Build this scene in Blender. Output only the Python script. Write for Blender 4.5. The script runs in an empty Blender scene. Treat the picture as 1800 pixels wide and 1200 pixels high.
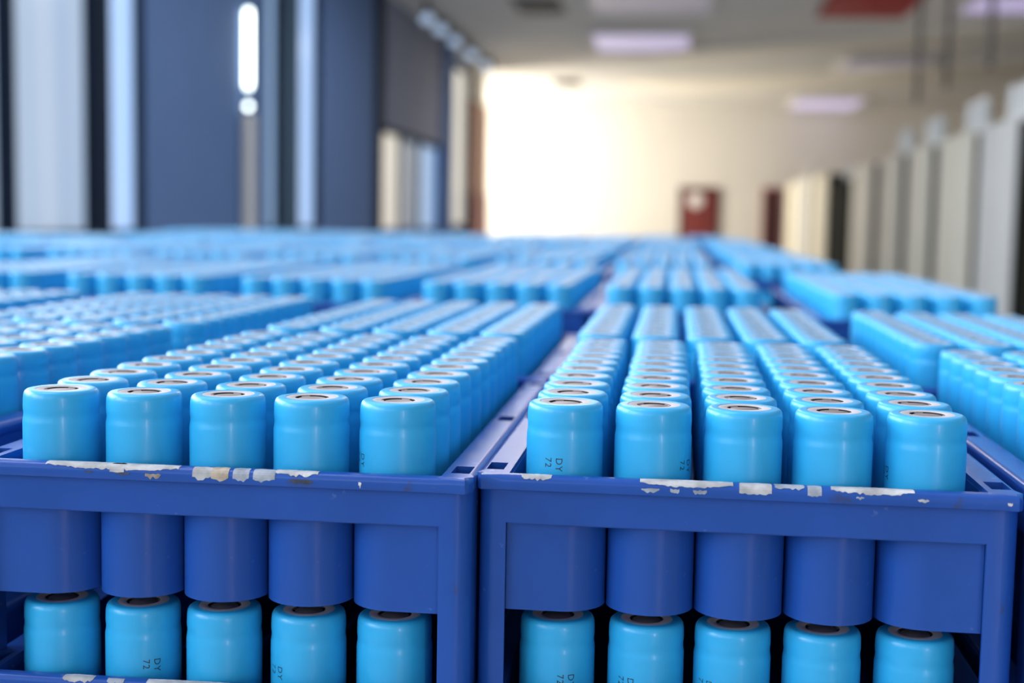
import bpy, bmesh, math, random
from mathutils import Vector, Matrix
random.seed(7)
sc = bpy.context.scene
COL = sc.collection
MM = 0.001
PI = math.pi
TOP = 1.200            # height of the cell tops above the floor (m)

# ------------------------------------------------------------------ camera, world, lights, exposure
CAM = Vector((0.03588, -0.46162, 1.26260))
cam_d = bpy.data.cameras.new('camera')
cam_d.sensor_width = 36.0
cam_d.lens = 47.391
cam_d.clip_start = 0.02
cam_d.clip_end = 200
cam_d.dof.use_dof = True
cam_d.dof.focus_distance = 0.462
cam_d.dof.aperture_fstop = 7.6
cam = bpy.data.objects.new('camera', cam_d)
COL.objects.link(cam)
_r = Vector((0.99256046, 0.12038793, 0.01817923))
_u = Vector((-0.02892072, 0.0880872, 0.99569284))
_f = Vector((-0.11826805, 0.9888111, -0.09091357))
cam.matrix_world = Matrix((
    (_r.x, _u.x, -_f.x, CAM.x),
    (_r.y, _u.y, -_f.y, CAM.y),
    (_r.z, _u.z, -_f.z, CAM.z),
    (0, 0, 0, 1)))
sc.camera = cam

world = bpy.data.worlds.new('world')
sc.world = world
world.use_nodes = True
world.node_tree.nodes['Background'].inputs['Color'].default_value = (0.62, 0.76, 1.0, 1)
world.node_tree.nodes['Background'].inputs['Strength'].default_value = 0.6

sc.view_settings.view_transform = 'Standard'
sc.view_settings.look = 'None'
sc.view_settings.gamma = 1.0
sc.view_settings.use_curve_mapping = False
sc.view_settings.exposure = 0.13


def area(name, loc, target, sx, sy, power, color):
    d = bpy.data.lights.new(name, 'AREA')
    d.shape = 'RECTANGLE'
    d.size, d.size_y = sx, sy
    d.energy = power
    d.color = color
    o = bpy.data.objects.new(name, d)
    COL.objects.link(o)
    o.location = loc
    dv = (Vector(target) - Vector(loc)).normalized()
    o.rotation_euler = dv.to_track_quat('-Z', 'Y').to_euler()
    return o


DAY = (0.88, 0.95, 1.0)
# daylight entering through the tall windows of the left wall, beside and behind the camera
for wv, wp in ((-4.6, 84), (-1.9, 105), (0.8, 142), (3.5, 135)):
    area('window_daylight', (-3.90, wv, 2.55), (0, wv, 1.6), 2.0, 2.2, wp, DAY)
for wv in (6.5, 8.0):
    area('window_daylight', (-3.90, wv, 2.3), (0, wv, 2.0), 1.0, 2.2, 28, DAY)
# glazed door and window in the rear wall
area('rear_door_daylight', (3.45, -6.85, 1.75), (0.2, 0, 1.2), 0.34, 2.6, 66, (1.0, 0.86, 0.82))
area('rear_window_daylight', (-1.4, -6.85, 2.9), (0.0, 0, 1.2), 2.6, 1.6, 38, (0.92, 0.96, 1.0))
# ceiling light panels over the hall, added ones first (their fixtures are built below)
ADDED_LAMPS = [(-1.5, 0.2, 26), (1.6, 0.2, 9), (-1.5, 4.2, 20), (1.6, 4.2, 9), (-1.2, 9.5, 75), (-1.2, 14.5, 75), (1.6, 9.5, 14)]  # unseen panels, added to brighten the cell tops and the hall
for lu, lv, pw in ADDED_LAMPS:
    area('ceiling_panel_light', (lu, lv, 4.19), (lu, lv + 0.001, 0), 1.5, 1.5, pw, (0.95, 0.96, 1.0))  # light of the added, unseen panels
for lu, lv, pw in ((-0.62, 22.6, 60), (3.6, 27.0, 40), (4.6, 18.5, 45)):
    area('ceiling_panel_light', (lu, lv, 4.19), (lu, lv + 0.001, 0), 1.4, 1.4, pw, (0.97, 0.94, 0.98))
# low warm sun through the far opening on the left, falling on the end wall
area('far_sunlight', (-6.6, 32.4, 2.5), (-4.3, 36, 2.5), 2.2, 2.8, 420, (1.0, 0.93, 0.82))
area('far_ceiling_fill', (-6.6, 30.6, 1.0), (-1.5, 29.5, 4.3), 2.0, 1.6, 420, (1.0, 0.92, 0.80))  # added fill, aimed up to brighten the far ceiling

# ------------------------------------------------------------------ materials
def mat(name, color, rough=0.5, metal=0.0, coat=0.0, emit=None, estr=0.0, noise=0.0, nscale=40.0, bump=0.0, bscale=200.0, spec=0.5):
    m = bpy.data.materials.new(name)
    m.use_nodes = True
    nt = m.node_tree
    b = nt.nodes['Principled BSDF']
    b.inputs['Base Color'].default_value = (*color, 1)
    b.inputs['Roughness'].default_value = rough
    b.inputs['Metallic'].default_value = metal
    b.inputs['Coat Weight'].default_value = coat
    b.inputs['Coat Roughness'].default_value = 0.12
    b.inputs['Specular IOR Level'].default_value = spec
    if emit:
        b.inputs['Emission Color'].default_value = (*emit, 1)
        b.inputs['Emission Strength'].default_value = estr
    tc = nt.nodes.new('ShaderNodeTexCoord')
    if noise > 0:
        n = nt.nodes.new('ShaderNodeTexNoise')
        n.inputs['Scale'].default_value = nscale
        n.inputs['Detail'].default_value = 5
        nt.links.new(tc.outputs['Object'], n.inputs['Vector'])
        r = nt.nodes.new('ShaderNodeValToRGB')
        r.color_ramp.elements[0].position = 0.3
        r.color_ramp.elements[1].position = 0.75
        r.color_ramp.elements[0].color = (*[max(0, c * (1 - noise)) for c in color], 1)
        r.color_ramp.elements[1].color = (*[min(1, c * (1 + noise)) for c in color], 1)
        nt.links.new(n.outputs['Fac'], r.inputs['Fac'])
        nt.links.new(r.outputs['Color'], b.inputs['Base Color'])
    if bump > 0:
        n2 = nt.nodes.new('ShaderNodeTexNoise')
        n2.inputs['Scale'].default_value = bscale
        n2.inputs['Detail'].default_value = 4
        nt.links.new(tc.outputs['Object'], n2.inputs['Vector'])
        bp = nt.nodes.new('ShaderNodeBump')
        bp.inputs['Strength'].default_value = bump
        bp.inputs['Distance'].default_value = 0.0006
        nt.links.new(n2.outputs['Fac'], bp.inputs['Height'])
        nt.links.new(bp.outputs['Normal'], b.inputs['Normal'])
    return m


M = {}
M['wrap'] = mat('cell_wrapper', (0.026, 0.425, 0.82), rough=0.36, coat=0.15, noise=0.05, nscale=60, bump=0.12, bscale=160)
M['washer'] = mat('cell_washer', (0.54, 0.50, 0.52), rough=0.7, spec=0.2, noise=0.05, nscale=300)
M['terminal'] = mat('cell_terminal', (0.33, 0.29, 0.285), rough=0.42, metal=0.7, noise=0.12, nscale=250)
M['dark'] = mat('cell_recess', (0.02, 0.018, 0.02), rough=0.7)
M['ink'] = mat('print_ink', (0.012, 0.03, 0.06), rough=0.5)


def plastic_material():
    m = mat('tray_plastic', (0.016, 0.085, 0.40), rough=0.27, coat=0.0, noise=0.12, nscale=22, bump=0.13, bscale=120, spec=0.33)
    nt = m.node_tree
    b = nt.nodes['Principled BSDF']
    tc = nt.nodes['Texture Coordinate']
    # pale scuffs and small specks of grime that belong to the worn plastic
    src = b.inputs['Base Color'].links[0].from_socket
    n = nt.nodes.new('ShaderNodeTexNoise')
    n.inputs['Scale'].default_value = 150
    n.inputs['Detail'].default_value = 6
    nt.links.new(tc.outputs['Object'], n.inputs['Vector'])
    r = nt.nodes.new('ShaderNodeValToRGB')
    r.color_ramp.elements[0].position = 0.69
    r.color_ramp.elements[1].position = 0.76
    r.color_ramp.elements[1].color = (0.45, 0.45, 0.45, 1)
    nt.links.new(n.outputs['Fac'], r.inputs['Fac'])
    mx = nt.nodes.new('ShaderNodeMixRGB')
    mx.inputs['Color2'].default_value = (0.22, 0.32, 0.64, 1)
    nt.links.new(r.outputs['Color'], mx.inputs['Fac'])
    nt.links.new(src, mx.inputs['Color1'])
    n2 = nt.nodes.new('ShaderNodeTexNoise')
    n2.inputs['Scale'].default_value = 75
    n2.inputs['Detail'].default_value = 8
    nt.links.new(tc.outputs['Object'], n2.inputs['Vector'])
    r2 = nt.nodes.new('ShaderNodeValToRGB')
    r2.color_ramp.elements[0].position = 0.28
    r2.color_ramp.elements[0].color = (0.55, 0.55, 0.55, 1)
    r2.color_ramp.elements[1].position = 0.33
    r2.color_ramp.elements[1].color = (0, 0, 0, 1)
    nt.links.new(n2.outputs['Fac'], r2.inputs['Fac'])
    mx2 = nt.nodes.new('ShaderNodeMixRGB')
    mx2.inputs['Color2'].default_value = (0.045, 0.05, 0.09, 1)
    nt.links.new(r2.outputs['Color'], mx2.inputs['Fac'])
    nt.links.new(mx.outputs['Color'], mx2.inputs['Color1'])
    nt.links.new(mx2.outputs['Color'], b.inputs['Base Color'])
    return m


M['tray'] = plastic_material()
M['tape'] = mat('old_tape', (0.56, 0.56, 0.58), rough=0.8, noise=0.35, nscale=140, spec=0.2, bump=0.6, bscale=500)
M['tape_tan'] = mat('old_tape_tan', (0.42, 0.35, 0.28), rough=0.75, noise=0.6, nscale=170, bump=0.6, bscale=500)
M['tape_grey'] = mat('old_tape_grey', (0.36, 0.40, 0.47), rough=0.75, noise=0.35, nscale=200, bump=0.6, bscale=500)
M['grime'] = mat('grime', (0.055, 0.065, 0.10), rough=0.8, noise=0.5, nscale=300)
M['bench'] = mat('bench_top', (0.10, 0.12, 0.17), rough=0.6)
M['steel'] = mat('bench_steel', (0.25, 0.26, 0.28), rough=0.4, metal=0.8)
M['floor'] = mat('floor_paint', (0.42, 0.45, 0.46), rough=0.4, noise=0.1, nscale=1.5)
M['ceil'] = mat('ceiling_paint', (0.76, 0.73, 0.69), rough=0.8, noise=0.04, nscale=0.8)
M['wall'] = mat('wall_paint', (0.70, 0.67, 0.62), rough=0.75, noise=0.03, nscale=0.7)
M['pier'] = mat('pier_paint', (0.42, 0.53, 0.70), rough=0.6, noise=0.03, nscale=2)
M['pier_grey'] = mat('pier_blind', (0.098, 0.172, 0.345), rough=0.75, spec=0.15, noise=0.05, nscale=3)
M['frame'] = mat('window_frame', (0.010, 0.018, 0.036), rough=0.8, spec=0.1)
M['dark_panel'] = mat('dark_panel', (0.05, 0.095, 0.15), rough=0.8, spec=0.2)
M['pale'] = mat('pale_render', (0.70, 0.68, 0.64), rough=0.7, noise=0.03, nscale=2)
M['shutter'] = mat('shutter', (0.26, 0.28, 0.36), rough=0.7, spec=0.2, noise=0.05, nscale=3)
M['brown'] = mat('brown_timber', (0.42, 0.19, 0.12), rough=0.5, noise=0.2, nscale=6)
M['redtim'] = mat('red_timber', (0.34, 0.08, 0.075), rough=0.5, noise=0.15, nscale=6)
M['door'] = mat('door_red', (0.16, 0.020, 0.018), rough=0.45, noise=0.12, nscale=5)
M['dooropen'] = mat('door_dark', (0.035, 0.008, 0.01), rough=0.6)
M['sign_w'] = mat('sign_white', (0.75, 0.72, 0.72), rough=0.5)
M['sign_r'] = mat('banner_red', (0.42, 0.012, 0.014), rough=0.6)
M['cab'] = mat('cabinet_cream', (0.82, 0.775, 0.64), rough=0.6, spec=0.2, noise=0.03, nscale=2)
M['cabgrey'] = mat('cabinet_grey', (0.74, 0.735, 0.70), rough=0.6, spec=0.2, noise=0.03, nscale=2)
M['cabdark'] = mat('cabinet_dark', (0.022, 0.023, 0.018), rough=0.9, spec=0.05)
M['beacon'] = mat('beacon_clear', (0.80, 0.82, 0.80), rough=0.12, coat=0.5)
M['lamp'] = mat('ceiling_lamp', (0.8, 0.78, 0.9), rough=0.4, emit=(0.60, 0.50, 0.92), estr=0.42)
M['lampdim'] = mat('ceiling_lamp_off', (0.62, 0.58, 0.66), rough=0.4, emit=(0.66, 0.60, 0.85), estr=0.10)
M['glint_bar'] = mat('pipe_glint', (0.9, 1, 0.95), rough=0.3, emit=(0.90, 1.0, 0.95), estr=6.0)  # emission stands in for the highlight on the pipe
M['blob_glow'] = mat('rail_glint', (0.5, 0.6, 0.75), rough=0.3, emit=(0.55, 0.72, 1.0), estr=0.6)
M['vent'] = mat('vent_grey', (0.16, 0.15, 0.14), rough=0.6)
M['light_band'] = mat('light_band_cream', (0.88, 0.82, 0.71), rough=0.6)  # light on the ceiling put into a paler colour
M['rod'] = mat('hanging_rod', (0.10, 0.09, 0.085), rough=0.5)


def pane_material(name, c0, c1, strength):
    """daylit frosted pane with soft vertical curtain folds"""
    m = bpy.data.materials.new(name)
    m.use_nodes = True
    nt = m.node_tree
    b = nt.nodes['Principled BSDF']
    b.inputs['Roughness'].default_value = 0.2
    b.inputs['Base Color'].default_value = (0.2, 0.24, 0.3, 1)
    tc = nt.nodes.new('ShaderNodeTexCoord')
    mp = nt.nodes.new('ShaderNodeMapping')
    mp.inputs['Scale'].default_value = (0.0, 2.3, 0.05)
    nt.links.new(tc.outputs['Object'], mp.inputs['Vector'])
    n = nt.nodes.new('ShaderNodeTexNoise')
    n.inputs['Scale'].default_value = 1.0
    n.inputs['Detail'].default_value = 2
    nt.links.new(mp.outputs['Vector'], n.inputs['Vector'])
    r = nt.nodes.new('ShaderNodeValToRGB')
    r.color_ramp.elements[0].position = 0.35
    r.color_ramp.elements[1].position = 0.65
    r.color_ramp.elements[0].color = (*c0, 1)
    r.color_ramp.elements[1].color = (*c1, 1)
    nt.links.new(n.outputs['Fac'], r.inputs['Fac'])
    nt.links.new(r.outputs['Color'], b.inputs['Emission Color'])
    b.inputs['Emission Strength'].default_value = strength
    return m


M['pane'] = pane_material('window_pane', (0.24, 0.38, 0.60), (0.56, 0.66, 0.80), 0.72)
M['pane_blue'] = pane_material('window_pane_blue', (0.20, 0.34, 0.55), (0.32, 0.48, 0.74), 0.9)
M['strip_glow'] = pane_material('strip_glow_blue', (0.36, 0.57, 0.95), (0.42, 0.62, 1.0), 0.92)
M['pane_warm'] = pane_material('window_pane_warm', (0.55, 0.52, 0.46), (0.62, 0.58, 0.50), 0.9)
M['pane_slate'] = pane_material('window_pane_slate', (0.06, 0.11, 0.19), (0.09, 0.16, 0.26), 0.7)

# ------------------------------------------------------------------ helpers
def link(name, me, parent=None, loc=(0, 0, 0), rz=0.0):
    o = bpy.data.objects.new(name, me)
    COL.objects.link(o)
    o.location = loc
    o.rotation_euler = (0, 0, rz)
    if parent is not None:
        o.parent = parent
    return o


def tag(o, label=None, cat=None, group=None, kind=None):
    if label: o['label'] = label
    if cat: o['category'] = cat
    if group: o['group'] = group
    if kind: o['kind'] = kind
    return o


def empty(name, loc, rz=0.0):
    o = bpy.data.objects.new(name, None)
    o.empty_display_size = 0.02
    COL.objects.link(o)
    o.location = loc
    o.rotation_euler = (0, 0, rz)
    return o


def finish(bm, name, mats, smooth=None):
    bmesh.ops.recalc_face_normals(bm, faces=bm.faces)
    me = bpy.data.meshes.new(name)
    bm.to_mesh(me)
    bm.free()
    for m in (mats if isinstance(mats, (list, tuple)) else [mats]):
        me.materials.append(m)
    if smooth is not None:
        for p in me.polygons:
            p.use_smooth = True
        me.set_sharp_from_angle(angle=math.radians(smooth))
    return me


def box_bm(bm, x0, x1, y0, y1, z0, z1, bev=0.0, mi=0):
    vs = [bm.verts.new(p) for p in ((x0, y0, z0), (x1, y0, z0), (x1, y1, z0), (x0, y1, z0), (x0, y0, z1), (x1, y0, z1), (x1, y1, z1), (x0, y1, z1))]
    fs = [bm.faces.new([vs[i] for i in f]) for f in ((0, 3, 2, 1), (4, 5, 6, 7), (0, 1, 5, 4), (1, 2, 6, 5), (2, 3, 7, 6), (3, 0, 4, 7))]
    for f in fs:
        f.material_index = mi
    if bev > 0:
        es = list({e for f in fs for e in f.edges})
        bmesh.ops.bevel(bm, geom=es, offset=bev, segments=2, affect='EDGES', profile=0.5)
    return bm


def box_mesh(name, x0, x1, y0, y1, z0, z1, m, bev=0.0):
    bm = bmesh.new()
    box_bm(bm, x0, x1, y0, y1, z0, z1, bev)
    return finish(bm, name, m, 35 if bev > 0 else None)


def lathe(profile, seg, cap=False):
    """profile: (r, z) list -> bmesh surface of revolution"""
    bm = bmesh.new()
    rings = []
    for r, z in profile:
        if r < 1e-9:
            rings.append([bm.verts.new((0, 0, z))])
        else:
            rings.append([bm.verts.new((r * math.cos(2 * PI * i / seg), r * math.sin(2 * PI * i / seg), z)) for i in range(seg)])
    for a, b in zip(rings, rings[1:]):
        for i in range(seg):
            j = (i + 1) % seg
            if len(a) == 1:
                bm.faces.new((a[0], b[i], b[j]))
            elif len(b) == 1:
                bm.faces.new((a[i], a[j], b[0]))
            else:
                bm.faces.new((a[i], a[j], b[j], b[i]))
    return bm

# ------------------------------------------------------------------ the setting
def struct(name, me, parent=None):
    o = link(name, me, parent)
    if parent is None:
        o['kind'] = 'structure'
    return o


def sbox(name, x0, x1, y0, y1, z0, z1, m, parent=None, bev=0.0):
    """box as an object whose origin sits at its base centre"""
    cx, cy = (x0 + x1) / 2, (y0 + y1) / 2
    me = box_mesh(name, x0 - cx, x1 - cx, y0 - cy, y1 - cy, 0, z1 - z0, m, bev)
    o = link(name, me, parent)
    o.location = (cx, cy, z0)
    if parent is None:
        o['kind'] = 'structure'
    return o


XL, XR, VB, VR, ZC = -4.0, 9.0, 36.0, -7.0, 4.3
sbox('floor', -7.4, XR + 0.2, VR - 0.2, VB + 0.2, -0.1, 0.0, M['floor'])
sbox('ceiling', -7.4, XR + 0.2, VR - 0.2, VB + 0.2, ZC, ZC + 0.1, M['ceil'])
sbox('wall_end', -7.4, XR + 0.2, VB, VB + 0.2, 0.0, ZC, M['wall'])
sbox('wall_right', XR, XR + 0.2, VR, VB, 0.0, ZC, M['wall'])
sbox('wall_rear', -7.4, XR, VR - 0.2, VR, 0.0, ZC, M['wall'])
sbox('wall_recess', -7.4, -7.2, 27.6, VB, 0.0, ZC, M['wall'])
sbox('wall_left', XL - 0.2, XL, VR, 27.5, 0.0, 1.09, M['pier_grey'])
sbox('wall_left_upper', XL - 0.2, XL, VR, 5.8, 3.6, ZC, M['pier_grey'])
sbox('wall_left_return', -7.4, XL - 0.2, 27.7, 27.9, 0.0, ZC, M['wall'])


def window(name, v0, v1, z0, z1, pane, mull=(), fw=0.10):
    e = empty(name, (XL, (v0 + v1) / 2, z0))
    e['kind'] = 'structure'
    c = (v0 + v1) / 2
    bm = bmesh.new()
    box_bm(bm, -0.12, 0.03, v0 - c, v0 - c + fw, 0, z1 - z0)
    box_bm(bm, -0.12, 0.03, v1 - c - fw, v1 - c, 0, z1 - z0)
    box_bm(bm, -0.12, 0.03, v0 - c + fw, v1 - c - fw, 0, 0.035)
    box_bm(bm, -0.12, 0.03, v0 - c + fw, v1 - c - fw, z1 - z0 - 0.06, z1 - z0)
    link('frame', finish(bm, 'window_frame', M['frame']), e)
    edges = [v0 - c + fw] + [q for m_ in mull for q in (m_ - c - 0.045, m_ - c + 0.045)] + [v1 - c - fw]
    for m_ in mull:
        link('mullion', box_mesh('mullion', -0.10, 0.025, m_ - c - 0.045, m_ - c + 0.045, 0.035, z1 - z0 - 0.06, M['frame']), e)
    for a, b in zip(edges[::2], edges[1::2]):
        link('pane', box_mesh('pane', -0.08, -0.06, a, b, 0.035, z1 - z0 - 0.06, pane), e)
    return e


window('window_1', 5.80, 8.80, 1.095, 4.25, M['pane'], (7.375,), 0.24)
window('window_2', 12.45, 13.05, 1.095, 4.25, M['pane_blue'], (), 0.04)
window('glow_strip_1', 8.80, 9.42, 1.095, 4.25, M['strip_glow'], (), 0.008)  # pale blue strip that glows, set in place of a pier face
window('glow_strip_3', 23.3, 25.5, 1.095, 4.05, M['pane_warm'], (), 0.05)  # pale wall strip made to glow as if daylit
window('glow_strip_2', 13.65, 14.50, 1.095, 4.25, M['strip_glow'], (), 0.01)  # second glowing strip where a pier face stood
window('window_3', -6.0, -3.2, 1.095, 3.6, M['pane'], (-4.6,))
window('window_4', -3.2, -0.5, 1.095, 3.6, M['pane'], (-1.9,))
window('window_5', -0.5, 2.2, 1.095, 3.6, M['pane'], (0.8,))
window('window_6', 2.2, 5.8, 1.095, 3.6, M['pane'], (3.5,))

# wall panels between the windows
sbox('trim_1', XL - 0.2, -3.97, 9.42, 11.72, 0.0, ZC, M['pier_grey'])
sbox('trim_2', XL - 0.2, -3.98, 11.72, 12.45, 0.0, ZC, M['pier_grey'])
sbox('trim_3', XL - 0.2, -3.97, 14.5, 17.2, 0.0, ZC, M['pier_grey'])
sbox('trim_4', XL - 0.2, -3.98, 17.2, 17.85, 0.0, ZC, M['frame'])
sbox('trim_5', XL - 0.2, -3.99, 13.05, 13.65, 0.0, ZC, M['dark_panel'])
sbox('pillar', XL - 0.2, -3.9, 22.2, 23.3, 0.0, ZC, M['pier_grey'])
sbox('trim_6', XL - 0.2, XL, 25.5, 25.72, 0.0, ZC, M['pale'])
sbox('trim_7', XL - 0.2, -3.93, 25.72, 27.9, 0.0, 3.55, M['brown'])
sbox('trim_8', XL - 0.2, -3.90, 25.72, 27.9, 0.0, 1.75, M['redtim'])
sbox('wall_left_far', XL - 0.2, XL, 25.72, 27.9, 3.55, ZC, M['wall'])

# glazed opening under a half-lowered shutter
e = empty('window_7', (XL, 20.0, 1.09))
e['kind'] = 'structure'
for a, b, z1, m_ in ((17.90, 19.15, 2.50, 'pane_warm'), (19.25, 20.6, 2.44, 'pane_slate'), (20.7, 22.2, 2.40, 'pane_blue')):
    link('pane', box_mesh('pane', -0.08, -0.05, a - 20, b - 20, 0, z1 - 1.09, M[m_]), e)
for q in (19.20, 20.65):
    link('mullion', box_mesh('mullion', -0.1, 0.0, q - 20.05, q - 19.95, 0, 1.4, M['frame']), e)
sh = empty('roller_shutter', (XL, 20.0, 2.42))
tag(sh, 'dark grey half-lowered shutter over the far left window', 'shutter')
for k in range(9):
    link('slat', box_mesh('slat', -0.02, 0.06, -2.1, 2.2, 0.20 * k + 0.06, 0.20 * k + 0.25, M['shutter'], 0.01), sh)
link('bottom_bar', box_mesh('bottom_bar', -0.03, 0.08, -2.1, 2.2, 0.0, 0.06, M['frame']), sh)

# glint on the pipe, shaped as a glowing bar, with the pipe below
tl = empty('pipe_glint', (-3.92, 11.76, 1.1))
tag(tl, 'bright vertical glint on pale pipe between left windows, a glowing bar', 'lamp')
bm = lathe([(0, 1.31), (0.02, 1.31), (0.03, 1.34), (0.03, 2.00), (0.02, 2.03), (0, 2.03)], 20)
link('glint_bar', finish(bm, 'glint_bar', M['glint_bar'], 40), tl)
bm = lathe([(0, 1.12), (0.02, 1.13), (0.028, 1.15), (0.02, 1.17), (0, 1.18)], 16)
link('end_glint', finish(bm, 'end_glint', M['glint_bar'], 60), tl)
bm = lathe([(0, 0.0), (0.06, 0.0), (0.06, 1.08), (0, 1.08)], 16)
link('conduit', finish(bm, 'conduit', M['pale'], 40), tl)

# doors in the end wall
e = empty('door_1', (0.64, VB, 0))
e['kind'] = 'structure'
link('door_leaf', box_mesh('door_leaf', -0.46, 0.46, -0.05, 0.0, 0.02, 2.10, M['door'], 0.01), e)
bm = bmesh.new()
box_bm(bm, -0.54, -0.46, -0.08, 0.0, 0, 2.18)
box_bm(bm, 0.46, 0.54, -0.08, 0.0, 0, 2.18)
box_bm(bm, -0.46, 0.46, -0.08, 0.0, 2.10, 2.18)
link('door_frame', finish(bm, 'door_frame', M['dooropen']), e)
link('door_handle', box_mesh('door_handle', 0.32, 0.42, -0.10, -0.05, 1.0, 1.04, M['steel'], 0.005), e)
bm = lathe([(0, -0.005), (0.19, -0.005), (0.20, 0.0), (0.19, 0.008), (0, 0.008)], 28)
bmesh.ops.rotate(bm, verts=bm.verts, matrix=Matrix.Rotation(PI / 2, 3, 'X'))
ds = link('door_sign', finish(bm, 'door_sign', M['sign_w'], 40), None, (0.55, VB - 0.065, 1.83))
tag(ds, 'pale round notice on the dark red door', 'sign')
e = empty('door_2', (2.54, VB, 0))
e['kind'] = 'structure'
link('door_leaf', box_mesh('door_leaf', -0.19, 0.21, -0.04, 0.0, 0.02, 2.14, M['dooropen'], 0.01), e)
bm = bmesh.new()
box_bm(bm, -0.25, -0.19, -0.06, 0.0, 0, 2.20)
box_bm(bm, 0.21, 0.27, -0.06, 0.0, 0, 2.20)
box_bm(bm, -0.19, 0.21, -0.06, 0.0, 2.14, 2.20)
link('door_frame', finish(bm, 'door_frame', M['redtim']), e)

# glazed door and window openings in the rear wall behind the camera
rd = empty('door_3', (2.55, VR, 0.3)); rd['kind'] = 'structure'
link('pane', box_mesh('pane', -0.3, 0.3, 0.0, 0.03, 0.1, 2.8, M['pane_warm']), rd)
link('door_frame', box_mesh('door_frame', -0.4, 0.4, -0.02, 0.02, 0.0, 2.9, M['frame']), rd)
rw = empty('window_8', (-1.4, VR, 1.1)); rw['kind'] = 'structure'
link('pane', box_mesh('pane', -1.4, 1.4, 0.0, 0.03, 0.1, 1.9, M['pane']), rw)
link('frame', box_mesh('frame', -1.5, 1.5, -0.02, 0.02, 0.0, 2.0, M['frame']), rw)

ORD = ['first', 'second', 'third', 'fourth', 'fifth', 'sixth', 'seventh', 'eighth', 'ninth', 'tenth', 'eleventh', 'twelfth', 'thirteenth', 'fourteenth']

# ceiling fittings
def ceiling_lamp(u0, u1, v0, v1, lit, label):
    t = empty('ceiling_light', ((u0 + u1) / 2, (v0 + v1) / 2, ZC))
    tag(t, label, 'light', 'lavender ceiling light panels')
    a, b = (u1 - u0) / 2, (v1 - v0) / 2
    bm = bmesh.new()
    box_bm(bm, -a - 0.05, a + 0.05, -b - 0.05, -b, -0.09, 0)
    box_bm(bm, -a - 0.05, a + 0.05, b, b + 0.05, -0.09, 0)
    box_bm(bm, -a - 0.05, -a, -b, b, -0.09, 0)
    box_bm(bm, a, a + 0.05, -b, b, -0.09, 0)
    link('frame', finish(bm, 'lamp_frame', M['sign_w']), t)
    link('diffuser', box_mesh('diffuser', -a, a, -b, b, -0.07, 0, M['lamp' if lit else 'lampdim']), t)


for k, (lu, lv, pw) in enumerate(ADDED_LAMPS):
    ceiling_lamp(lu - 0.8, lu + 0.8, lv - 0.8, lv + 0.8, True, f'unseen ceiling light panel added over the trays, {ORD[k]} along the hall')
ceiling_lamp(-1.40, 0.16, 21.5, 23.7, True, 'lavender ceiling light panel above the red door')
ceiling_lamp(-1.20, 0.42, 17.6, 19.3, False, 'dim ceiling light panel at the top edge, before the lavender one')
ceiling_lamp(2.85, 4.45, 32.6, 35.8, True, 'faint ceiling light panel near the end wall, above small cabinets')
ceiling_lamp(3.85, 5.4, 17.8, 19.3, True, 'ceiling light panel in the upper right corner')
ceiling_lamp(3.10, 4.55, 25.0, 26.5, False, 'faint ceiling light panel between the two painted light bands')
for k, (u, v, s, lab) in enumerate(((-2.45, 29.8, 0.30, 'small grey ceiling vent above the bright end wall'), (-2.0, 19.0, 0.34, 'dark ceiling vent at the top edge of the view'))):
    t = empty('ceiling_vent', (u, v, ZC))
    tag(t, lab, 'vent', 'grey ceiling vents')
    link('frame', box_mesh('vent_frame', -s, s, -s * 2, s * 2, -0.04, 0, M['vent'], 0.01), t)
    for q in range(5):
        link('slat', box_mesh('slat', -s * 0.8, s * 0.8, s * (-1.6 + 0.7 * q), s * (-1.4 + 0.7 * q), -0.06, -0.04, M['rod']), t)
rail = empty('glint_rail', (-3.55, 22.0, 4.0))
tag(rail, 'dark ceiling rail with small glowing window reflections along left wall', 'lamp')
link('rail', box_mesh('rail', -0.03, 0.03, -3.5, 3.5, 0.12, 0.2, M['frame']), rail)
link('bracket', box_mesh('bracket', -0.02, 0.02, -3.4, -3.3, 0.2, 0.3, M['frame']), rail)
link('bracket', box_mesh('bracket', -0.02, 0.02, 3.3, 3.4, 0.2, 0.3, M['frame']), rail)
for v in (-3.3, -2.2, -0.9, 0.9, 2.6):  # window reflections on the rail, shaped as small glowing blobs
    bm = lathe([(0, -0.02), (0.08, 0.0), (0.10, 0.06), (0.06, 0.12), (0, 0.12)], 14)
    o = link('glint_blob', finish(bm, 'glint_blob', M['blob_glow'], 50), rail)
    o.location = (0, v, 0)


def oblique_band(p0, p1, w, label):  # flat strip added for a band of light across the ceiling
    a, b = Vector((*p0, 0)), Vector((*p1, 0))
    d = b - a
    t = link('ceiling_light_band', box_mesh('ceiling_light_band', -d.length / 2, d.length / 2, -w / 2, w / 2, -0.12, 0, M['light_band'], 0.02), None, ((a + b) / 2 + Vector((0, 0, ZC))), math.atan2(d.y, d.x))
    tag(t, label, 'light_band', 'painted light bands on the ceiling')


oblique_band((-0.5, 24.6), (6.5, 20.2), 1.5, 'painted light band slanting on ceiling above cabinets, nearer of two')
oblique_band((-0.5, 30.5), (8.0, 24.8), 2.3, 'painted light band slanting on ceiling toward end wall, farther of two')

rs = empty('red_panel', (2.55, 18.5, ZC))
tag(rs, 'dark red panel under the ceiling at the top edge of the view', 'panel')
link('sheet', box_mesh('sheet', -0.60, 0.62, -1.3, 1.2, -0.09, -0.06, M['sign_r'], 0.005), rs)
for q in (-0.5, 0.5):
    link('bracket', box_mesh('bracket', q - 0.02, q + 0.02, -1.0, 0.9, -0.06, 0, M['rod']), rs)

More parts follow.
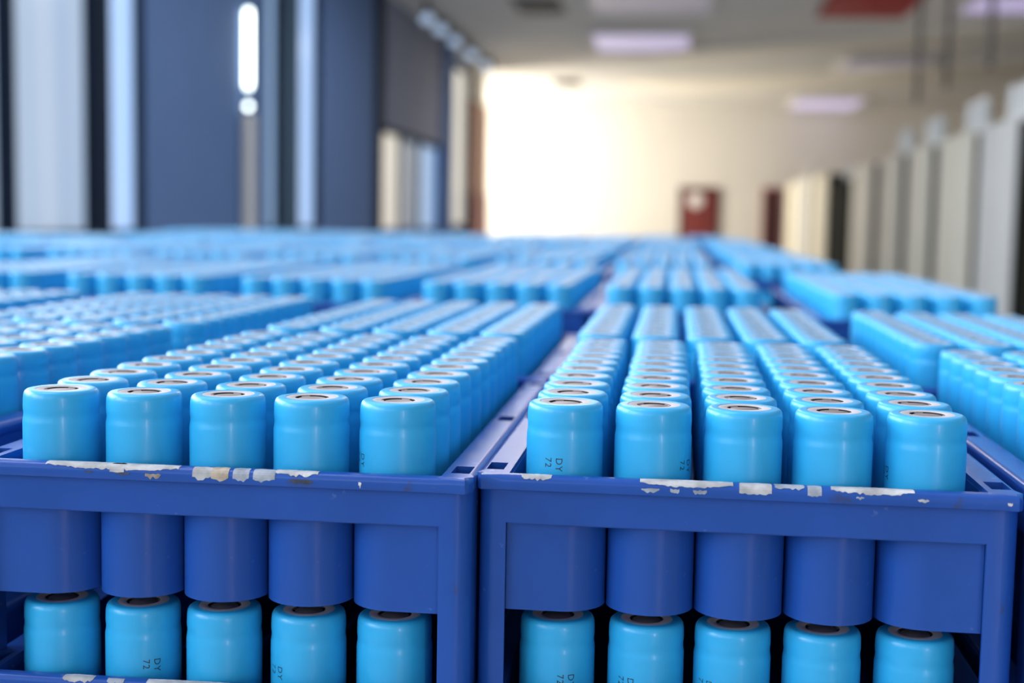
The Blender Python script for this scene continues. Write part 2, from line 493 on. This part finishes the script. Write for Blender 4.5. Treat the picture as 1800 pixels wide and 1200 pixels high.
# ------------------------------------------------------------------ row of cabinets along the right
CABS = [  # v0, v1, height, material, beacon v's, label
    (7.2, 10.75, 2.10, 'cabdark', (), 'dark cabinet cut off by the right edge of the view'),
    (11.15, 12.57, 2.17, 'cabgrey', (11.15, 11.75), 'tall pale grey cabinet, nearest of the light ones, twin beacons'),
    (12.80, 14.55, 2.17, 'cab', (12.95, 13.45), 'cream cabinet with twin beacons, beside the pale grey one'),
    (14.95, 16.45, 2.17, 'cab', (15.0, 15.65), 'cream cabinet with twin beacons, third light one from the right'),
    (16.95, 18.75, 2.17, 'cab', (16.8, 17.5), 'cream cabinet with twin beacons, fourth light one from the right'),
    (19.45, 21.65, 2.17, 'cab', (), 'narrow cream cabinet without beacons, beside the dark one'),
    (21.75, 24.75, 2.00, 'cabdark', (23.0,), 'dark olive cabinet with one beacon among cream cabinets'),
    (25.3, 28.0, 2.22, 'cab', (), 'far cream cabinet just beyond the dark olive cabinet'),
    (28.6, 31.2, 2.28, 'cabgrey', (29.2,), 'far greenish grey cabinet, second from the end wall'),
    (31.6, 34.6, 2.25, 'cab', (), 'farthest cream cabinet, next to the dark narrow doorway'),
]
UC = 2.80
for v0, v1, h, mk, beacons, lab in CABS:
    c = (v0 + v1) / 2
    t = empty('cabinet', (UC + 0.6, c, 0))
    tag(t, lab, 'cabinet', 'row of cabinets along the right')
    a = (v1 - v0) / 2 - 0.06
    link('body', box_mesh('cabinet_body', -0.57, 0.9, -a + 0.02, a - 0.02, 0.08, h - 0.02, M['cabdark'], 0.01), t)
    link('side_panel', box_mesh('side_panel', -0.60, -0.57, -a, a, 0.10, h, M[mk], 0.008), t)
    link('top_panel', box_mesh('top_panel', -0.57, 0.9, -a, a, h - 0.02, h, M[mk]), t)
    link('plinth', box_mesh('plinth', -0.55, 0.88, -a + 0.04, a - 0.04, 0.0, 0.08, M['rod']), t)
    for bv in beacons:
        q = bv - c
        q = max(-a + 0.08, min(a - 0.08, q))
        hh = 0.30
        bm = lathe([(0, 0), (0.075, 0), (0.075, 0.05), (0.06, 0.05), (0.065, hh * 0.75), (0.05, hh), (0, hh + 0.015)], 20)
        o = link('beacon', finish(bm, 'beacon', M['beacon'], 40), t)
        o.location = (-0.48, q, h)
for v, lab in ((12.75, 'dark hanging rod above the cream cabinets, nearest of three'), (14.8, 'dark hanging rod above the cream cabinets, middle of three'), (16.6, 'dark hanging rod above the cream cabinets, farthest of three')):
    bm = lathe([(0, 0), (0.03, 0), (0.03, 1.55), (0, 1.55)], 10)
    bmesh.ops.translate(bm, verts=bm.verts, vec=(0, 0, 0))
    r_ = link('hanging_rod', finish(bm, 'hanging_rod', M['rod'], 40), None, (2.9, v, ZC - 1.55))
    tag(r_, lab, 'rod', 'dark rods hanging from the ceiling')

# ------------------------------------------------------------------ tray (local origin: axis of the first cell, z = 0 at the foot), in mm
PX, PY = 30.35, 26.7
FOOT = 98.0           # cell tops stand this far above the feet of the tray
STACK = 75.0
RX0, RX1, RY0, RY1 = -28.4, 149.8, -20.0, 260.4
OX0, OX1, OY0, OY1 = -17.6, 139.0, -15.3, 255.7


def rim_mesh():
    bm = bmesh.new()
    holes = []
    for cx in (-24.0 + 0.6, 149.8 - 5.4):
        for cy in (-3.0, 118.0, 243.0):
            holes.append((cx - 3.2, cx + 3.2, cy - 6.5, cy + 6.5))
    us = sorted({RX0, RX1, OX0, OX1} | {h[0] for h in holes} | {h[1] for h in holes})
    vs = sorted({RY0, RY1, OY0, OY1} | {h[2] for h in holes} | {h[3] for h in holes})
    V = {}
    def vert(i, j):
        if (i, j) not in V:
            V[i, j] = bm.verts.new((us[i] * MM, vs[j] * MM, (FOOT - 23.0) * MM))
        return V[i, j]
    for i in range(len(us) - 1):
        for j in range(len(vs) - 1):
            cx, cy = (us[i] + us[i + 1]) / 2, (vs[j] + vs[j + 1]) / 2
            if OX0 < cx < OX1 and OY0 < cy < OY1:
                continue
            if any(h[0] < cx < h[1] and h[2] < cy < h[3] for h in holes):
                continue
            bm.faces.new((vert(i, j), vert(i + 1, j), vert(i + 1, j + 1), vert(i, j + 1)))
    r = bmesh.ops.extrude_face_region(bm, geom=list(bm.faces))
    nv = [g for g in r['geom'] if isinstance(g, bmesh.types.BMVert)]
    bmesh.ops.translate(bm, verts=nv, vec=(0, 0, -5.0 * MM))
    bmesh.ops.recalc_face_normals(bm, faces=bm.faces)
    eps = 1e-6
    def on_corner(v):
        return (abs(v.co.x - RX0 * MM) < eps or abs(v.co.x - RX1 * MM) < eps) and (abs(v.co.y - RY0 * MM) < eps or abs(v.co.y - RY1 * MM) < eps)
    es = [e for e in bm.edges if on_corner(e.verts[0]) and on_corner(e.verts[1]) and abs(e.verts[0].co.z - e.verts[1].co.z) > 1e-4]
    bmesh.ops.bevel(bm, geom=es, offset=5.5 * MM, segments=5, affect='EDGES', profile=0.5)
    # round the outer top and bottom edge and the edge round the well
    es = []
    for e in bm.edges:
        if len(e.link_faces) == 2:
            n0, n1 = e.link_faces[0].normal, e.link_faces[1].normal
            if abs(n0.z) < 0.1 and abs(n1.z) < 0.1:
                continue
            if n0.dot(n1) < 0.2:
                m_ = (e.verts[0].co + e.verts[1].co) / 2 / MM
                outer = m_.x < RX0 + 6 and not (RX0 + 1 < m_.x < RX0 + 6 and RY0 + 7 < m_.y < RY1 - 7) or m_.x > RX1 - 1 or m_.y < RY0 + 3 or m_.y > RY1 - 3
                if outer:
                    es.append(e)
    lo = [e for e in es if max(v.co.z for v in e.verts) < (FOOT - 25) * MM]
    hi = [e for e in es if min(v.co.z for v in e.verts) > (FOOT - 25) * MM]
    bmesh.ops.bevel(bm, geom=hi, offset=2.2 * MM, segments=4, affect='EDGES', profile=0.5)
    lo = [e for e in lo if e.is_valid]
    bmesh.ops.bevel(bm, geom=lo, offset=0.5 * MM, segments=2, affect='EDGES', profile=0.5)
    return finish(bm, 'rim', M['tray'], 40)


def body_mesh():
    """outer wall with window openings front, back and sides, standing on corner posts"""
    bm = bmesh.new()
    x0, x1, y0, y1, R = -28.0 + 0.2, 149.4 - 0.2, -17.6, 258.0, 6.0
    pts = []
    def arc(cx, cy, a0):
        for k in range(6):
            a = a0 + (PI / 2) * k / 5
            pts.append((cx + R * math.cos(a), cy + R * math.sin(a), False))
    ap0, ap1 = -18.2, 138.7
    sp0, sp1 = 8.0, 232.0
    arc(x0 + R, y0 + R, PI)
    pts.append((ap0, y0, True)); pts.append((ap1, y0, False))
    arc(x1 - R, y0 + R, 1.5 * PI)
    pts.append((x1, sp0, True)); pts.append((x1, sp1, False))
    arc(x1 - R, y1 - R, 0)
    pts.append((ap1, y1, True)); pts.append((ap0, y1, False))
    arc(x0 + R, y1 - R, PI / 2)
    pts.append((x0, sp1, True)); pts.append((x0, sp0, False))
    zs = [FOOT - 28.0, FOOT - 39.5, 0.0]
    rings = [[bm.verts.new((x * MM, y * MM, z * MM)) for x, y, _ in pts] for z in zs]
    n = len(pts)
    for k in range(2):
        for i in range(n):
            if k == 1 and pts[i][2]:
                continue
            j = (i + 1) % n
            bm.faces.new((rings[k + 1][i], rings[k + 1][j], rings[k][j], rings[k][i]))
    bmesh.ops.recalc_face_normals(bm, faces=bm.faces)
    r = bmesh.ops.solidify(bm, geom=list(bm.faces), thickness=1.6 * MM)
    return finish(bm, 'side_wall', M['tray'], 35)


def pocket_mesh(ext_l=0.0, ext_r=0.0):
    """half-round cup front: outer wall, inner wall, floor; open to the channel behind"""
    bm = bmesh.new()
    Ro, Ri = 15.05, 13.55
    zt, zb = FOOT - 28.5, FOOT - 70.0
    yb, n = 13.3, 20
    ext = ext_l or ext_r
    def arc(R, k0):
        return [(R * math.cos(PI + PI * k / n), R * math.sin(PI + PI * k / n)) for k in range(k0, n + 1)]
    if ext:
        outer = [(-ext, yb), (-ext, -Ro), (-ext / 2, -Ro)] + arc(Ro, n // 2) + [(Ro, yb)]
    else:
        outer = [(-Ro, yb)] + arc(Ro, 0) + [(Ro, yb)]
    inner = [(-Ri, yb)] + arc(Ri, 0) + [(Ri, yb)]
    if ext_r:
        outer = [(-x, y) for x, y in reversed(outer)]
    def col(x, y):
        return [bm.verts.new((x * MM, y * MM, z * MM)) for z in (zb, zt)]
    def wall(path):
        cs = [col(x, y) for x, y in path]
        for a, b in zip(cs, cs[1:]):
            bm.faces.new((a[0], b[0], b[1], a[1]))
        return cs
    co = wall(outer)
    ci = wall(inner)
    # floor underside, floor top
    bm.faces.new([c[0] for c in co])
    zf = (FOOT - 67.1) * MM
    bm.faces.new([bm.verts.new((x * MM, y * MM, zf)) for x, y in outer])
    return finish(bm, 'pocket', M['tray'], 35)


def tier_mesh():
    """the channels behind the front pockets: floor, dividers and inner lining of the well"""
    bm = bmesh.new()
    s = MM
    box_bm(bm, -17.4 * s, 138.8 * s, 13.4 * s, 255 * s, (FOOT - 69) * s, (FOOT - 67.1) * s)
    for k in range(4):
        u = PX * (k + 0.5)
        box_bm(bm, (u - 0.6) * s, (u + 0.6) * s, 13.4 * s, 253.2 * s, (FOOT - 67.1) * s, (FOOT - 44) * s)
    for a, b in ((OX0 - 1.4, OX0 + 0.2), (OX1 - 0.2, OX1 + 1.4)):
        box_bm(bm, a * s, b * s, (OY0 + 1) * s, (OY1 - 1) * s, (FOOT - 69) * s, (FOOT - 25) * s)
    box_bm(bm, OX0 * s, OX1 * s, (OY1 - 0.2) * s, (OY1 + 1.4) * s, (FOOT - 69) * s, (FOOT - 25) * s)
    box_bm(bm, OX0 * s, OX1 * s, (OY0 - 1.4) * s, (OY0 + 0.0) * s, (FOOT - 40) * s, (FOOT - 25) * s)
    return finish(bm, 'pocket_channels', M['tray'])


ME_RIM, ME_BODY, ME_TIER = rim_mesh(), body_mesh(), tier_mesh()
ME_POCKET, ME_POCKET_L, ME_POCKET_R = pocket_mesh(), pocket_mesh(ext_l=18.15), pocket_mesh(ext_r=17.3)


def make_tray(u, v, z, rz, label, group, detail=True):
    """u, v in metres: axis of the first cell; z: height of the feet"""
    t = empty('battery_tray', (u, v, z), rz)
    tag(t, label, 'tray', group)
    link('rim', ME_RIM, t)
    link('side_wall', ME_BODY, t)
    if detail:
        for k in range(5):
            o = link('pocket', (ME_POCKET_L, ME_POCKET, ME_POCKET, ME_POCKET, ME_POCKET_R)[k], t)
            o.location = (PX * k * MM, 0, 0)
    link('pocket_channels', ME_TIER, t)
    return t


# ------------------------------------------------------------------ cell (origin at its foot)
CL = 67.0


def cell_profile():
    z = lambda d: (CL - d) * MM
    p = [(12.2, 67.0), (12.9, 66.6), (13.2, 65.6), (13.2, 11.4), (13.14, 10.6), (12.98, 9.7), (12.86, 8.6), (12.90, 7.6), (13.02, 6.7), (13.04, 5.6),
         (12.98, 3.4), (12.92, 2.4), (12.72, 1.35), (12.3, 0.55), (11.7, 0.12), (11.0, 0.0), (9.05, 0.0), (8.9, 0.22)]
    return [(r * MM, z(d)) for r, d in p]


def wrap_mesh(seg=48):
    bm = lathe([(0, (CL - 67) * MM)] + cell_profile(), seg)
    return finish(bm, 'wrapper', M['wrap'], 50)


def washer_mesh(seg=48):
    z = lambda d: (CL - d) * MM
    bm = lathe([(9.1 * MM, z(0.12)), (6.05 * MM, z(0.12)), (5.8 * MM, z(0.3)), (5.8 * MM, z(1.7))], seg)
    for f in bm.faces:
        if f.calc_center_median().z < z(0.5):
            f.material_index = 1
    return finish(bm, 'washer', [M['washer'], M['dark']], 40)


def terminal_mesh(seg=48):
    z = lambda d: (CL - d) * MM
    bm = lathe([(5.75 * MM, z(1.65)), (0, z(1.65))], seg)
    for f in bm.faces:
        f.material_index = 1
    # raised disc, joined to the crimp by three bridges between dark slots
    top = bmesh.new()
    b2 = lathe([(4.95 * MM, z(1.6)), (4.95 * MM, z(0.75)), (4.7 * MM, z(0.6)), (0, z(0.55))], seg)
    me = bpy.data.meshes.new('tmp'); b2.to_mesh(me); b2.free(); bm.from_mesh(me); bpy.data.meshes.remove(me)
    top.free()
    for k in range(3):
        a0 = 2 * PI * k / 3
        vs = []
        for i in range(7):
            a = a0 + 0.6 * (i / 6 - 0.5)
            vs.append((a, bm.verts.new((5.0 * MM * math.cos(a), 5.0 * MM * math.sin(a), z(0.62))), bm.verts.new((5.76 * MM * math.cos(a), 5.76 * MM * math.sin(a), z(0.42)))))
        for (_, a1, b1), (_, a2, b2_) in zip(vs, vs[1:]):
            bm.faces.new((a1, a2, b2_, b1))
    return finish(bm, 'terminal', [M['terminal'], M['dark']], 40)


def print_mesh():
    """two short lines of black characters printed on the wrapper, reading downwards"""
    bm = bmesh.new()
    r = 13.2 + 0.03
    for txt, off in (('DY', 1.9), ('72', -1.9)):
        cu = bpy.data.curves.new('print', 'FONT')
        cu.body = txt
        cu.size = 3.3
        cu.space_character = 1.15
        cu.resolution_u = 3
        to = bpy.data.objects.new('print', cu)
        COL.objects.link(to)
        dg = bpy.context.evaluated_depsgraph_get()
        me = bpy.data.meshes.new_from_object(to.evaluated_get(dg))
        bpy.data.objects.remove(to); bpy.data.curves.remove(cu)
        t2 = bmesh.new(); t2.from_mesh(me)
        for v in t2.verts:
            tx, ty = v.co.x, v.co.y - 1.15 + off
            a = ty / r
            v.co = Vector((r * math.sin(a), -r * math.cos(a), CL - 17.6 - tx)) * MM
        t2.to_mesh(me); t2.free()
        bm.from_mesh(me)
        bpy.data.meshes.remove(me)
    me = bpy.data.meshes.new('printed_code')
    bm.to_mesh(me); bm.free()
    me.materials.append(M['ink'])
    return me


ME_WRAP, ME_WASH, ME_TERM, ME_PRINT = wrap_mesh(), washer_mesh(), terminal_mesh(), print_mesh()


def make_cell(x, y, z, label, group, face=None):
    """face: direction (radians, 0 = towards -y, positive towards +x) that the print looks to"""
    t = empty('battery_cell', (x, y, z))
    tag(t, label, 'battery', group)
    link('wrapper', ME_WRAP, t)
    link('washer', ME_WASH, t)
    link('terminal', ME_TERM, t, rz=random.uniform(0, 2 * PI))
    if face is not None:
        link('printed_code', ME_PRINT, t, rz=face)
    return t


# ------------------------------------------------------------------ lay out trays and cells
ZF = TOP - FOOT * MM
LU, LV, LR = -0.17811, -0.01059, 0.0023
NEAR = {
    'L': (LU, LV, LR, 'left front tray', 'blue tray of battery cells, left one of the two front trays'),
    'R': (0.0, 0.0, 0.0, 'right front tray', 'blue tray of battery cells, right one of the two front trays'),
}


def rel(key, u, v, rz):
    """pose given in the frame of the left front tray"""
    c, s = math.cos(LR), math.sin(LR)
    return (LU + u * c - v * s, LV + u * s + v * c, LR + rz)


a_ = -0.05
# last-row right-hand cell of the tray at the left edge sits at (-0.071, 0.255) in the left tray's frame
_dx, _dy = 4 * PX * MM, 9 * PY * MM
NEAR['LL'] = (*rel('LL', -0.071 - (_dx * math.cos(a_) - _dy * math.sin(a_)), 0.255 - (_dx * math.sin(a_) + _dy * math.cos(a_)), a_), 'far left tray', 'blue tray of battery cells cut off by the left edge of the photo')
NEAR['RR'] = (0.1825, -0.007, 0.0, 'far right tray', 'blue tray of battery cells cut off by the right edge, front row')
NEAR['L2'] = (*rel('L2', 0.0, 0.290, 0.0), 'tray behind left front one', 'blue tray of cells directly behind the left front tray')
NEAR['R2'] = (-0.004, 0.289, 0.0, 'tray behind right front one', 'blue tray of cells directly behind the right front tray')
NEAR['LL2'] = (*rel('LL2', -0.066 - _dx, 0.300, 0.01), 'tray behind far left one', 'blue tray of cells behind the one cut off at left')
NEAR['LLL2'] = (*rel('LLL2', -0.066 - _dx - 0.186, 0.300, 0.01), 'left edge tray, second line', 'blue tray of cells at the left edge, in the second line')
NEAR['RR2'] = (0.1762, 0.288, 0.0, 'tray behind far right one', 'blue tray of cells behind the one cut off at right')

# sideways rattle of single cells in their channels (mm), as seen in the photograph
JIT = {}
FACING = {('R', 0, 0): -16, ('R', 1, 0): 58, ('R', 4, 0): -74, ('L', 4, 0): -72, ('LL', 4, 4): 25,
          ('Llow', 1, 0): 12, ('Llow', 3, 0): -56, ('Rlow', 0, 0): 14, ('Rlow', 1, 0): -30, ('Rlow', 2, 0): -42}


def project(p):
    d = Vector(p) - CAM
    z = d.dot(_f)
    if z < 0.05:
        return None
    return 900 + 2369.56 * d.dot(_r) / z, 600 - 2369.56 * d.dot(_u) / z, z


cand = []
for key, (u, v, rz, short, lab) in NEAR.items():
    c, s = math.cos(rz), math.sin(rz)
    for r in range(10):
        for q in range(5):
            jx, jy = random.uniform(-0.35, 0.35), random.uniform(-0.12, 0.12)
            a, b = (q * PX + jx) * MM, (r * PY + jy) * MM
            x, y = u + a * c - b * s, v + a * s + b * c
            pr = project((x, y, TOP))
            cand.append((key, q, r, x, y, pr))
inview = [k for k in cand if k[5] and -60 < k[5][0] < 1860 and k[5][1] < 1230]
inview.sort(key=lambda k: k[5][2])
single = inview[:288]
single_keys = {k[:3] for k in single}
rest = [(k[3], k[4], TOP) for k in cand if k[:3] not in single_keys]

for key, (u, v, rz, short, lab) in NEAR.items():
    make_tray(u, v, ZF, rz, lab, 'blue battery trays')
for key, q, r, x, y, pr in single:
    short = NEAR[key][3]
    f = FACING.get((key, q, r))
    if f is not None:
        f = math.radians(f) + math.atan2(CAM.x - x, -(CAM.y - y))
    make_cell(x, y, TOP - CL * MM, f'light blue battery cell, {ORD[r]} row, {ORD[q]} from left, {short}', f'battery cells in the {short}', f)

# lower trays of the two front stacks, and the front row of cells standing in them
for key in ('L', 'R'):
    u, v, rz, short, lab = NEAR[key]
    side = 'left' if key == 'L' else 'right'
    make_tray(u - 0.001, v, ZF - STACK * MM, rz, f'lower blue tray of the {side} front stack, at the bottom edge', 'blue battery trays')
    for q in range(5):
        x, y = u + q * PX * MM + random.uniform(-0.4, 0.4) * MM - 0.001, v
        y = v + q * PX * MM * rz
        f = FACING.get((key + 'low', q, 0))
        if f is not None:
            f = math.radians(f) + math.atan2(CAM.x - x, -(CAM.y - y))
        make_cell(x, y, TOP - (STACK + CL) * MM, f'light blue battery cell, {ORD[q]} from left, in the lower {side} tray', f'battery cells in the lower {side} tray', f)
# lower trays under the other near ones
for key in ('LL', 'RR', 'L2', 'R2', 'LL2', 'RR2', 'LLL2'):
    u, v, rz, short, lab = NEAR[key]
    make_tray(u, v, ZF - STACK * MM, rz, f'lower blue tray hidden beneath the {short}', 'blue battery trays', detail=key in ('LL', 'RR'))

# trays further back, in pairs of lines with aisles between them
PITCH = 0.1855
far = []
for line, (v0, uR, n) in enumerate(((0.845, 0.192, 6), (1.645, 0.150, 8), (2.45, 0.150, 11), (3.25, 0.150, 10), (4.05, 0.150, 11), (4.85, 0.10, 5))):
    for d in range(2):
        for k in range(n):
            u = uR - PITCH * k
            if k > 0 and line == 0:
                u = (-0.016, -0.1955, -0.379, -0.561, -0.745)[k - 1]
            if k >= 1 and line > 0:
                u -= 0.006
            vv = v0 + 0.286 * d + random.uniform(-0.001, 0.001) - (0.045 if (k == 0 and line == 0) else 0)
            rz = random.uniform(-0.006, 0.006)
            nm = ORD[2 * line + d + 2] if 2 * line + d + 2 < len(ORD) else 'farthest'
            make_tray(u, vv, ZF, rz, f'blurred blue tray in the {nm} line back, {ORD[k]} from the right', 'blue battery trays', detail=(line == 0 and d == 0))
            c, s = math.cos(rz), math.sin(rz)
            for r in range(10):
                for q in range(5):
                    a, b = (q * PX + random.uniform(-.3, .3)) * MM, r * PY * MM
                    far.append((u + a * c - b * s, vv + a * s + b * c, TOP))
rest += far


def cells_mesh(places, seg=16):
    prof = [(13.1, 67.0), (13.2, 66), (13.2, 11.0), (12.9, 8.5), (13.05, 6.0), (12.9, 2.2), (12.2, 0.5), (11.2, 0.0), (9.3, 0.05), (5.8, 0.1), (5.6, 0.7)]
    nv = len(prof) * seg + 1
    base = []
    for r, d in prof:
        for i in range(seg):
            a = 2 * PI * i / seg
            base.append((r * MM * math.cos(a), r * MM * math.sin(a), -d * MM))
    base.append((0, 0, -0.7 * MM))
    faces, mats_ = [], []
    for k in range(len(prof) - 1):
        mi = 0 if k < 8 else (1 if k == 8 else 2)
        for i in range(seg):
            j = (i + 1) % seg
            faces.append((k * seg + i, k * seg + j, (k + 1) * seg + j, (k + 1) * seg + i)); mats_.append(mi)
    k = len(prof) - 1
    for i in range(seg):
        faces.append((k * seg + i, k * seg + (i + 1) % seg, nv - 1)); mats_.append(2)
    V, F, MI = [], [], []
    for n, (x, y, z) in enumerate(places):
        o = n * nv
        V.extend((x + a, y + b, z + c) for a, b, c in base)
        F.extend(tuple(i + o for i in f) for f in faces)
        MI.extend(mats_)
    me = bpy.data.meshes.new('battery_cells')
    me.from_pydata(V, [], F)
    for m_ in ('wrap', 'washer', 'terminal'):
        me.materials.append(M[m_])
    me.polygons.foreach_set('material_index', MI)
    me.polygons.foreach_set('use_smooth', [True] * len(F))
    me.set_sharp_from_angle(angle=math.radians(50))
    return me


o = link('battery_cells', cells_mesh(rest))
tag(o, 'blurred light blue battery cells filling the trays further back', 'battery', 'battery cells further back', 'stuff')

# ------------------------------------------------------------------ benches carrying the trays
def bench(u0, u1, v0, v1, top, label):
    t = empty('workbench', ((u0 + u1) / 2, (v0 + v1) / 2, 0))
    tag(t, label, 'bench', 'workbenches under the trays')
    a, b = (u1 - u0) / 2, (v1 - v0) / 2
    link('bench_top', box_mesh('bench_top', -a, a, -b, b, top - 0.03, top, M['bench'], 0.003), t)
    for sx in (-1, 1):
        for sy in (-1, 1):
            x, y = sx * (a - 0.04), sy * (b - 0.04)
            link('leg', box_mesh('leg', x - 0.02, x + 0.02, y - 0.02, y + 0.02, 0, top - 0.03, M['steel'], 0.002), t)


bench(-0.62, 0.36, -0.06, 0.60, ZF - STACK * MM, 'low dark workbench beneath the nearest stacks of trays')
for line, (v0, uL, uR) in enumerate(((0.845, -0.82, 0.36), (1.645, -1.35, 0.32), (2.45, -1.85, 0.32), (3.25, -1.65, 0.32), (4.05, -1.85, 0.32), (4.85, -0.80, 0.27))):
    bench(uL, uR, v0 - 0.10, v0 + 0.60, ZF, f'long dark workbench beneath the {ORD[line + 1]} pair of tray lines')

# ------------------------------------------------------------------ torn tape remnants and grime on the front rims
def residue(tray, u0, u1, m, top=True, drop=0.0, t0=0.2, t1=4.2, rough=0.6, name='tape_remnant', label=None):
    """irregular thin patch; lies on the rim top (t0..t1 mm from its front edge) and may fold down the front by drop mm"""
    zt = FOOT - 23.0 + 0.12
    yf = RY0 - 0.15
    n = max(6, int((u1 - u0) / 0.9))
    path = []
    rows = []
    for i in range(n + 1):
        u = u0 + (u1 - u0) * i / n
        e = math.sin(PI * min(1, max(0, i / n))) ** 0.35 if 0 < i < n else 0.45
        jt = random.uniform(1 - rough, 1) * e
        jd = random.uniform(1 - rough, 1) * e
        p = []
        if top:
            B = 2.25
            p.append((u + random.uniform(-.3, .3), yf + B + max(0.3, (t1 - B) * (0.5 + 0.5 * jt)), zt))
            end = 0.0 if drop > 0 else math.radians(max(5, 70 - 60 * jd * min(1.0, 5 / (1 + t0 * 1.6))))
            for k in range(5):
                a = PI / 2 + (end - PI / 2) * k / 4
                p.append((u, yf + B * (1 - math.cos(a)), zt - B * (1 - math.sin(a))))
            if drop > 0:
                p.append((u, yf, zt - B - max(0.1, (drop - 0.9) * jd)))
        else:
            p.append((u, yf, zt - 2.3 - random.uniform(0, 0.4)))
            p.append((u, yf, zt - 2.5 - max(0.2, (drop - 0.5) * jd)))
        rows.append(p)
    bm = bmesh.new()
    vs = [[bm.verts.new((x * MM, y * MM, z * MM)) for x, y, z in p] for p in rows]
    for a, b in zip(vs, vs[1:]):
        for k in range(len(a) - 1):
            bm.faces.new((a[k], b[k], b[k + 1], a[k + 1]))
    bmesh.ops.recalc_face_normals(bm, faces=bm.faces)
    bmesh.ops.solidify(bm, geom=list(bm.faces), thickness=0.12 * MM)
    o = link(name, finish(bm, name, m), tray)
    if label:
        o['label'] = label
    return o


trays = {o['label']: o for o in COL.objects if o.name.startswith('battery_tray')}
TL = trays[NEAR['L'][4]]
TR = trays[NEAR['R'][4]]
TLL = trays['lower blue tray of the left front stack, at the bottom edge']
W, T_, G_, D_ = M['tape'], M['tape_tan'], M['tape_grey'], M['grime']
for tr, u0, u1, m_, kw in (
    (TR, -13, -3, W, dict(t0=2.5, t1=4.6)), (TR, 26.5, 57, W, dict(t0=2.0, t1=4.6, rough=0.25)), (TR, 27, 33, G_, dict(top=False, drop=2.2)),
    (TR, 36.5, 39.5, G_, dict(top=False, drop=2.6)), (TR, 44, 48.5, G_, dict(top=False, drop=2.6)), (TR, 59, 69.5, W, dict(drop=2.2, t1=4.4)),
    (TR, 70.5, 80, G_, dict(t0=3, t1=4.6)), (TR, 81, 85.5, G_, dict(drop=1.8, t1=4)), (TR, 88.5, 115, W, dict(t0=2.4, t1=4.6, rough=0.4)),
    (TR, 96.5, 99, G_, dict(top=False, drop=1.6)), (TR, 116, 119.5, W, dict(top=False, drop=1.7)), (TR, 144, 145.5, W, dict(top=False, drop=2.0)),
    (TL, 3, 50, W, dict(t0=1.2, t1=4.6, rough=0.3)), (TL, 26, 31, W, dict(drop=1.2, t1=4.6)), (TL, 38.5, 44, T_, dict(top=False, drop=2.6)),
    (TL, 55, 61.5, W, dict(drop=2.9, t1=3.5)), (TL, 61.5, 67.5, T_, dict(drop=3.0, t1=4.5)), (TL, 69, 74.6, G_, dict(drop=2.9, t1=4.2)),
    (TL, 76, 83.5, G_, dict(drop=2.9, t1=4.0)), (TL, 83.5, 98, W, dict(t0=2.6, t1=4.6)), (TL, 112, 113, W, dict(top=False, drop=3.0)),
    (TLL, 9, 20, W, dict(t0=2, t1=4.6)), (TLL, 39, 84, W, dict(drop=2.0, t0=3, t1=4.7, rough=0.2)), (TLL, 25, 31, G_, dict(t0=1, t1=2.5)),
):
    residue(tr, u0, u1, m_, label={'old_tape': 'torn white tape remnant', 'old_tape_tan': 'tan stained tape remnant', 'old_tape_grey': 'greyish tape remnant'}[m_.name], **kw)
for tr, u0, u1, kw in ((TL, 88.5, 96.5, dict(top=False, drop=2.4)), (TL, 28, 33, dict(top=False, drop=1.6)), (TL, 17, 20, dict(top=False, drop=1.5))):
    residue(tr, u0, u1, D_, name='grime_patch', label='dark grime smear', **kw)
